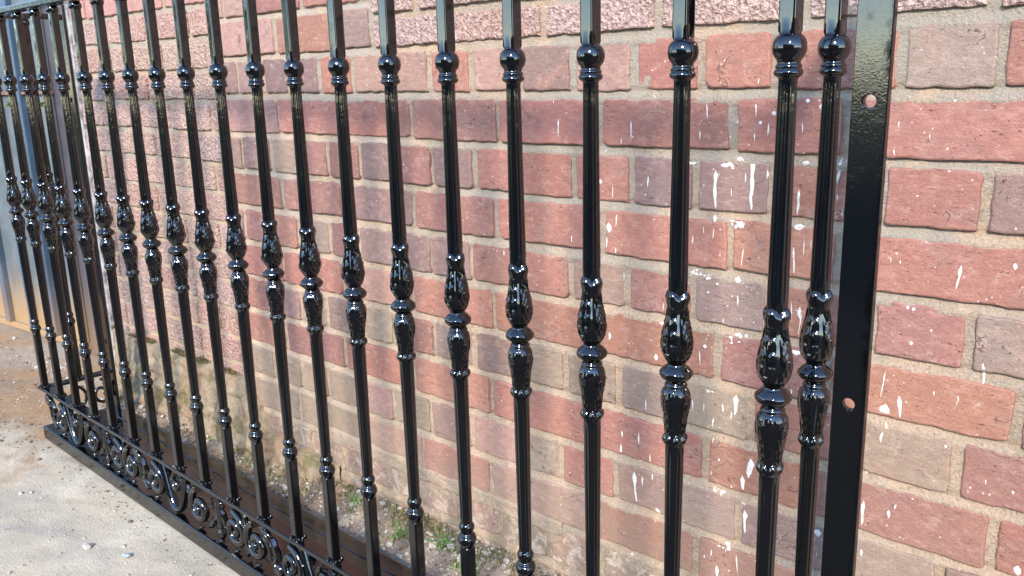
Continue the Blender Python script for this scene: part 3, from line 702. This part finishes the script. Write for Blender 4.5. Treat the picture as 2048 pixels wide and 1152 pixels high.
# fixing plates with bolt holes
def plate_mesh(w, z0, z1, th, holes, rad):
    vs = []; fs = []; n = 24; mb = MB(); hw = w / 2
    edge = sorted({-hw, hw} | {round(hw * math.cos(a) / max(abs(math.cos(a)), abs(math.sin(a))), 9) for a in [2 * math.pi * (k + .5) / n - math.pi * .75 for k in range(n)] if abs(math.sin(a)) > abs(math.cos(a))})
    def quad_region(za, zb):
        lo_ = [(x, 0, za) for x in edge]; hi_ = [(x, 0, zb) for x in reversed(edge)]
        mb.add(lo_ + hi_, [tuple(range(2 * len(edge)))])
    z = z0
    for hz in holes:
        if hz - hw > z: quad_region(z, hz - hw)
        ci = []; sq = []
        for k in range(n):
            a = 2 * math.pi * (k + .5) / n - math.pi * .75; c, s = math.cos(a), math.sin(a)
            ci.append((rad * c, 0, hz + rad * s)); q = hw / max(abs(c), abs(s)); sq.append((q * c, 0, hz + q * s))
        corners = []
        mb.add(ci + sq, [(k, n + k, n + (k + 1) % n, (k + 1) % n) for k in range(n)])
        for (cx, cz) in ((-hw, hz - hw), (hw, hz - hw), (hw, hz + hw), (-hw, hz + hw)):
            k1 = min(range(n), key=lambda k: (sq[k][0] - cx) ** 2 + (sq[k][2] - cz) ** 2 if True else 0)
            ds = sorted(range(n), key=lambda k: (sq[k][0] - cx) ** 2 + (sq[k][2] - cz) ** 2)[:2]
            mb.add([sq[ds[0]], (cx, 0, cz), sq[ds[1]]], [(0, 1, 2)])
        z = hz + hw
    quad_region(z, z1)
    bm = bmesh.new()
    for p in mb.v: bm.verts.new(p)
    bm.verts.ensure_lookup_table()
    for f in mb.f: bm.faces.new([bm.verts[i] for i in f])
    bmesh.ops.remove_doubles(bm, verts=bm.verts, dist=1e-5)
    bmesh.ops.recalc_face_normals(bm, faces=bm.faces)
    r = bmesh.ops.extrude_face_region(bm, geom=list(bm.faces))
    bmesh.ops.translate(bm, verts=[e for e in r['geom'] if isinstance(e, bmesh.types.BMVert)], vec=(0, th, 0))
    bmesh.ops.recalc_face_normals(bm, faces=bm.faces)
    bmesh.ops.dissolve_limit(bm, angle_limit=R(1), verts=bm.verts, edges=bm.edges)
    me = bpy.data.meshes.new('plate'); bm.to_mesh(me); bm.free(); return me
PM = plate_mesh(.341 * S, lz(-1.028), lz(8.95), .009, [lz(.75), lz(3.79), lz(6.78)], .0068)
for x in (.035, -19.0):
    o = link('fixing_plate', PM, bal, M_PLATE, (x * S, 1.57 * S, 0)); bevel(o, .0012, 2, 40)
# cast scrollwork between the base and the lower rail
def spiral(cx, cz, r0, turns, start, sgn, n=40, r1=.18):
    return [(cx + (r0 * (1 - (1 - r1) * (k / n) ** .85)) * math.cos(start + sgn * 2 * math.pi * turns * k / n), 0,
             cz + (r0 * (1 - (1 - r1) * (k / n) ** .85)) * math.sin(start + sgn * 2 * math.pi * turns * k / n)) for k in range(n + 1)]
def scroll_mesh():
    m = MB(); mm = .001
    zt, zb = 48 * mm, -48 * mm; sp_ = 110 * mm
    def X(s): return s * sp_
    def swirl(cx, flip, up):
        r = 40 * mm
        st = math.pi / 2 * up; pts = spiral(cx, -4 * mm * up, r, 1.4, st, flip)
        m.tube(pts, [8.0 * mm] * 26 + [8.0 * mm - .12 * mm * k for k in range(len(pts) - 26)], 10, 1.1)
        e = pts[-1]; m.blob(e, (9.5 * mm, 9.5 * mm, 9.5 * mm), 3, .1, 8, 6)
        for k in range(4, 24, 4):                         # beads along the outside of the curl
            p = pts[k]; m.blob((p[0], -5 * mm, p[2]), (2.6 * mm, 2.6 * mm, 2.6 * mm), k, .2)
    def swirl2(cx, cz, r):
        pts = spiral(cx, cz, r, 1.2, math.pi / 2, 1, 24); m.tube(pts, 6.0 * mm, 8, 1.2)
    def arm(a, b, bulge, r=7.6):
        pts = []
        for k in range(19):
            t = k / 18; x = a[0] + (b[0] - a[0]) * t; z = a[1] + (b[1] - a[1]) * t + bulge * math.sin(math.pi * t)
            pts.append((x, 0, z))
        m.tube(pts, r * mm, 8, 1.35)
    def leaf(cx, cz, ln, wd, ang, sd):
        c, s = math.cos(ang), math.sin(ang); v = []; f = []; N = 9
        for i in range(N + 1):
            t = i / N; w = wd * math.sin(math.pi * min(1, t * .9 + .08)) * (1 + .22 * math.sin(t * 22))
            for q, (off, yy) in enumerate(((-1, 2), (-.5, -4), (0, -2), (.5, -4), (1, 2))):
                lx = ln * (t - .5); lzz = off * w
                v.append((cx + lx * c - lzz * s, yy * mm * (1 - t * .4), cz + lx * s + lzz * c))
        for i in range(N):
            for q in range(4): a = i * 5 + q; f.append((a, a + 1, a + 6, a + 5))
        b = len(v); v += [(p[0], 4.5 * mm, p[2]) for p in v]; f += [tuple(b + k for k in reversed(q)) for q in f]
        m.add(v, f)
    def drop(cx):
        m.tube([(cx, 0, zt), (cx, 0, 10 * mm), (cx, 0, -22 * mm)], [7 * mm, 9 * mm, 5 * mm], 8)
        m.blob((cx, 0, -34 * mm), (11 * mm, 9 * mm, 12 * mm), 8, .12, 8, 6)
        leaf(cx - 13 * mm, 4 * mm, 52 * mm, 10 * mm, R(62), 1); leaf(cx + 13 * mm, 4 * mm, 52 * mm, 10 * mm, R(118), 2)
        for k in range(-2, 3): m.blob((cx + k * 11 * mm, -3 * mm, 38 * mm - abs(k) * 2 * mm), (5 * mm, 5 * mm, 4.5 * mm), k + 9, .2)
    leaf(X(0), 0, 96 * mm, 15 * mm, R(-62), 3); leaf(X(.14), -8 * mm, 74 * mm, 11 * mm, R(-75), 4); swirl2(X(-.10), 28 * mm, 18 * mm); swirl2(X(.20), -28 * mm, 18 * mm); m.tube([(X(-.10) - 16 * mm + 52 * mm * k / 14 + 7 * mm * math.sin(2 * math.pi * k / 14), 0, (40 - 80 * k / 14) * mm) for k in range(15)], 6.5 * mm, 8, 1.2)
    leaf(X(1.12), 26 * mm, 46 * mm, 9 * mm, R(35), 5); leaf(X(1.92), 26 * mm, 46 * mm, 9 * mm, R(145), 6); leaf(X(2.86), -22 * mm, 44 * mm, 9 * mm, R(50), 7); leaf(X(4.07), 20 * mm, 52 * mm, 10 * mm, R(90), 8); leaf(X(4.07), -30 * mm, 34 * mm, 9 * mm, R(90), 9)
    swirl(X(.62), -1, 1); swirl(X(2.42), 1, 1)
    arm((X(1.02), zt), (X(1.98), zt), -92 * mm); swirl2(X(1.5), 14 * mm, 17 * mm)
    for a, b in (((1.40, 30), (1.78, 30)), ((1.40, 20), (1.78, 18)), ((1.48, 34), (1.48, 12)), ((1.60, 36), (1.62, 8)), ((1.74, 36), (1.74, 10))):
        m.tube([(X(a[0]), 0, a[1] * mm), (X(b[0]), 0, b[1] * mm)], 1.5 * mm, 6, 1.5)
    for a, b in (((2.86, 30), (3.02, 30)), ((2.86, 18), (3.02, 16)), ((2.92, 34), (2.92, 10))):
        m.tube([(X(a[0]), 0, a[1] * mm), (X(b[0]), 0, b[1] * mm)], 1.5 * mm, 6, 1.5)
    drop(X(3.18)); swirl(X(3.72), -1, 1); swirl(X(4.42), 1, 1)
    for s_ in (.62, 1.5, 2.42, 3.18, 3.72, 4.42):         # weld runs to the base
        for k in range(5): m.blob((X(s_) + (k - 2) * 4.2 * mm, -2 * mm, zb + 1 * mm), (4 * mm, 5 * mm, 3 * mm), k, .35)
    me = m.mesh('scroll_casting'); smooth_angle(me, 55); return me
SM = scroll_mesh()
for x in (-18.62, -13.72, -8.82, -4.5):
    link('scroll_casting', SM, bal, M_BLACK, (x * S, -.02 * S, lz(-.555)))
def side_scroll():
    m = MB(); pts = [(p[2], p[0], 0) for p in spiral(0, 0, .040, 1.4, math.pi / 2, -1)]
    m.tube([(0, a[1], a[0]) for a in pts], .0046, 8); pts2 = [(0, a[1] * .9 + .075, a[0]) for a in pts]; m.tube(pts2, .0046, 8)
    me = m.mesh('side_scroll'); smooth_angle(me, 55); return me
SS = side_scroll()
for x in (-19, 0): link('scroll_casting', SS, bal, M_BLACK, (x * S, .62 * S, lz(-.55)))

# ------------------------------------------------------------------ gravel, moss, weeds, loose stones
gr = MB(); rs = random.Random(21)
def free(x, y): return not (-2.16 < x < .06 and -.025 < y < .19)
for k in range(5200):
    if rs.random() < .55: x = rs.uniform(-2.9, .3); y = rs.uniform(.19, .40)
    else: x = rs.uniform(-3.3, .4); y = rs.uniform(-.75, .45)
    if not free(x, y) or y > wall_y(x) + .0: continue
    r = min(.010, .0013 * math.exp(abs(rs.gauss(0, .62)))) * (1.25 if y > .18 else .9)
    gr.blob((x, y, ground_h(x, y) + r * .25), (r * rs.uniform(.8, 1.5), r * rs.uniform(.8, 1.5), r * .75), k, .3, 5, 3)
tag(link('gravel', gr.mesh('gravel'), None, M_STONE), kind='stuff')
cd = MB()
for k in range(4200):
    q = rs.random()
    if q < .46: x = rs.uniform(-3.4, -2.1); y = rs.uniform(-.5, .5)
    elif q < .93: x = rs.uniform(-2.4, .2); y = .19 + abs(rs.gauss(0, .12))
    else: x = rs.uniform(-2.2, -.9); y = -.022 - abs(rs.gauss(0, .03))
    if not free(x, y) or y > wall_y(x): continue
    r = min(.009, .0011 * math.exp(abs(rs.gauss(0, .7)))) * (.6 if q >= .93 else 1)
    cd.blob((x, y, ground_h(x, y) + r * .2), (r * rs.uniform(.8, 1.6), r * rs.uniform(.8, 1.6), r * .7), k, .35, 5, 3)
tag(link('soil_clods', cd.mesh('soil_clods'), None, simple('brown_soil_crumbs', (0.20, 0.135, 0.08), .95, 0, 90, .5, .002)), kind='stuff')
def blade_tuft(mb, x, y, z, h, n, rr, spread=.5):
    for k in range(n):
        a = rr.uniform(0, 6.28); l = h * rr.uniform(.5, 1.2); w = l * rr.uniform(.10, .2)
        dx, dy = math.cos(a), math.sin(a); px, py = x + rr.uniform(-1, 1) * h * .5, y + rr.uniform(-1, 1) * h * .5
        t = spread * rr.uniform(.3, 1.2) * l
        mb.add([(px - dy * w, py + dx * w, z), (px + dy * w, py - dx * w, z), (px + dx * t, py + dy * t, z + l)], [(0, 1, 2)])
ms = MB()
for k in range(2600):
    x = rs.uniform(-2.3, -.3); t = abs(rs.gauss(0, .035)); y = wall_y(x) - t - .003
    if noise.noise(Vector((x * 5, 2.0, 0))) < -.12: continue
    blade_tuft(ms, x, y, ground_h(x, y) - .001, rs.uniform(.004, .011), 4, rs, .7)
for k in range(900):                                       # moss on the footing ledge
    x = rs.uniform(-21.2, -14.6)
    if noise.noise(Vector((x * .9, 7.0, 0))) < -.05: continue
    p = wall.matrix_basis @ Vector((x * KU, -rs.uniform(.002, .026), (.49 - .012 * (x + 21) + GZ) * S + .001)); blade_tuft(ms, p.x, p.y, p.z, rs.uniform(.004, .010), 4, rs, .7)
tag(link('moss', ms.mesh('moss'), None, M_MOSS), kind='stuff')
gs = MB()
for k in range(800):
    x = rs.uniform(-1.75, -.45); y = wall_y(x) - .02 - abs(rs.gauss(0, .06))
    if noise.noise(Vector((x * 7, y * 7, 4.0))) < .05 or y < .2: continue
    blade_tuft(gs, x, y, ground_h(x, y) - .001, rs.uniform(.007, .017), 3, rs, .8)
tag(link('grass', gs.mesh('grass'), None, simple('sparse_grass', (0.13, 0.17, 0.045), .7, 0, 40, .5, .0005)), kind='stuff')
WEEDS = [((-8.55, 2.55), 'bright green weed on the soil, second from the left along the wall foot', 1.0), ((-7.6, 2.75), 'widest green weed, close against the mossy foot of the brick wall', 1.1), ((-10.3, 2.75), 'lone small green weed farthest left along the wall foot', .8), ((-6.75, 2.45), 'green weed lowest in the picture, on soil between base frame and wall', .9)]
for (x, y), lab, s_ in WEEDS:
    p = W(x, y, -1.38); m = MB(); rr = random.Random(int(-x * 10))
    for k in range(46):
        a = rr.uniform(0, 6.28); d = rr.uniform(0, .026) * s_; l = rr.uniform(.004, .009) * s_; w = l * .38; z = rr.uniform(.002, .014) * s_
        cx, cy = d * math.cos(a) * 1.4, d * math.sin(a); b = a + rr.uniform(-1, 1); c, s = math.cos(b), math.sin(b)
        m.add([(cx, cy, z), (cx + c * l * .5 - s * w, cy + s * l * .5 + c * w, z + .003), (cx + c * l, cy + s * l, z + rr.uniform(-.002, .004)), (cx + c * l * .5 + s * w, cy + s * l * .5 - c * w, z + .003)], [(0, 1, 2, 3)])
        if k % 4 == 0: m.tube([(cx * .3, cy * .3, -.004), (cx, cy, z)], .0006, 4)
    o = link('weed', m.mesh('weed'), None, M_LEAF, (p.x, p.y, ground_h(p.x, p.y))); tag(o, lab, 'weed', 'green weeds between the frame and the wall')
STONES = [((-13.4, 2.35), .011, 'blue grey stone lying on the bare soil near the middle of the wall foot', M_BSTONE), ((-19.6, 2.5), .013, 'blue grey chip of stone at the wall foot near the far left end', M_BSTONE),
          ((-12.9, -1.55), .010, 'pale pebble alone on the dusty concrete in front of the base rail', M_STONE), ((-12.0, -1.2), .009, 'small blue tinted stone closest to the front base rail on the concrete', M_BSTONE), ((-20.3, -.9), .008, 'white pebble on the ground left of the base rail end', M_STONE)]
for i, ((x, y), r, lab, mt) in enumerate(STONES):
    p = W(x, y, -1.38); m = MB(); m.blob((0, 0, r * .35), (r * 1.2, r * .9, r * .6), 40 + i, .28, 8, 5)
    tag(link('stone', m.mesh('stone'), None, mt, (p.x, p.y, ground_h(p.x, p.y))), lab, 'stone', 'loose stones on the ground')

# ------------------------------------------------------------------ unseen building and foliage, added only for the black paint to mirror
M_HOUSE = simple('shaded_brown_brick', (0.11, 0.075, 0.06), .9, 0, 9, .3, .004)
M_ROOF = simple('dark_roof_tiles', (0.075, 0.06, 0.055), .85, 0, 12, .3, .004)
hm = MB(); hm.box((-1.9, -9.5, 0), (9.0, -6.2, 2.55))
unseen_house = tag(link('unseen_house', hm.mesh('unseen_house'), None, M_HOUSE), kind='structure')
rm = MB(); rm.add([(-2.3, -5.8, 2.45), (9.4, -5.8, 2.45), (9.4, -7.85, 3.55), (-2.3, -7.85, 3.55), (-2.3, -9.9, 2.45), (9.4, -9.9, 2.45)], [(0, 1, 2, 3), (3, 2, 5, 4), (0, 3, 4), (1, 5, 2), (0, 4, 5, 1)])
link('roof', rm.mesh('roof'), unseen_house, M_ROOF)
def foliage(clumps, n, size, sd):
    rr = random.Random(sd); m = MB()
    tot = sum(c[3] * c[4] * c[5] for c in clumps)
    for (cx, cy, cz, rx, ry, rz) in clumps:
        for k in range(int(n * rx * ry * rz / tot)):
            d = Vector((rr.gauss(0, 1), rr.gauss(0, 1), rr.gauss(0, 1))).normalized() * rr.random() ** .4
            p = Vector((cx + d.x * rx, cy + d.y * ry, cz + d.z * rz))
            if noise.noise(p * 1.7) < -.16: continue
            a = Vector((rr.gauss(0, 1), rr.gauss(0, 1), rr.gauss(0, .6))).normalized(); b = a.orthogonal().normalized(); s = size * rr.uniform(.6, 1.3)
            m.add([p - a * s, p + b * s * .45, p + a * s, p - b * s * .45], [(0, 1, 2, 3)])
    return m
M_HEDGE = simple('sunny_hedge_leaves', (0.16, 0.19, 0.04), .6, 0, 4, .5, .001)
tag(link('unseen_hedge', foliage([(-9, -5.5 + k * 1.1, 1.1, .9, .8, 1.3 + .3 * (k % 3)) for k in range(8)], 7000, .10, 8).mesh('unseen_hedge'), None, M_HEDGE), kind='structure')
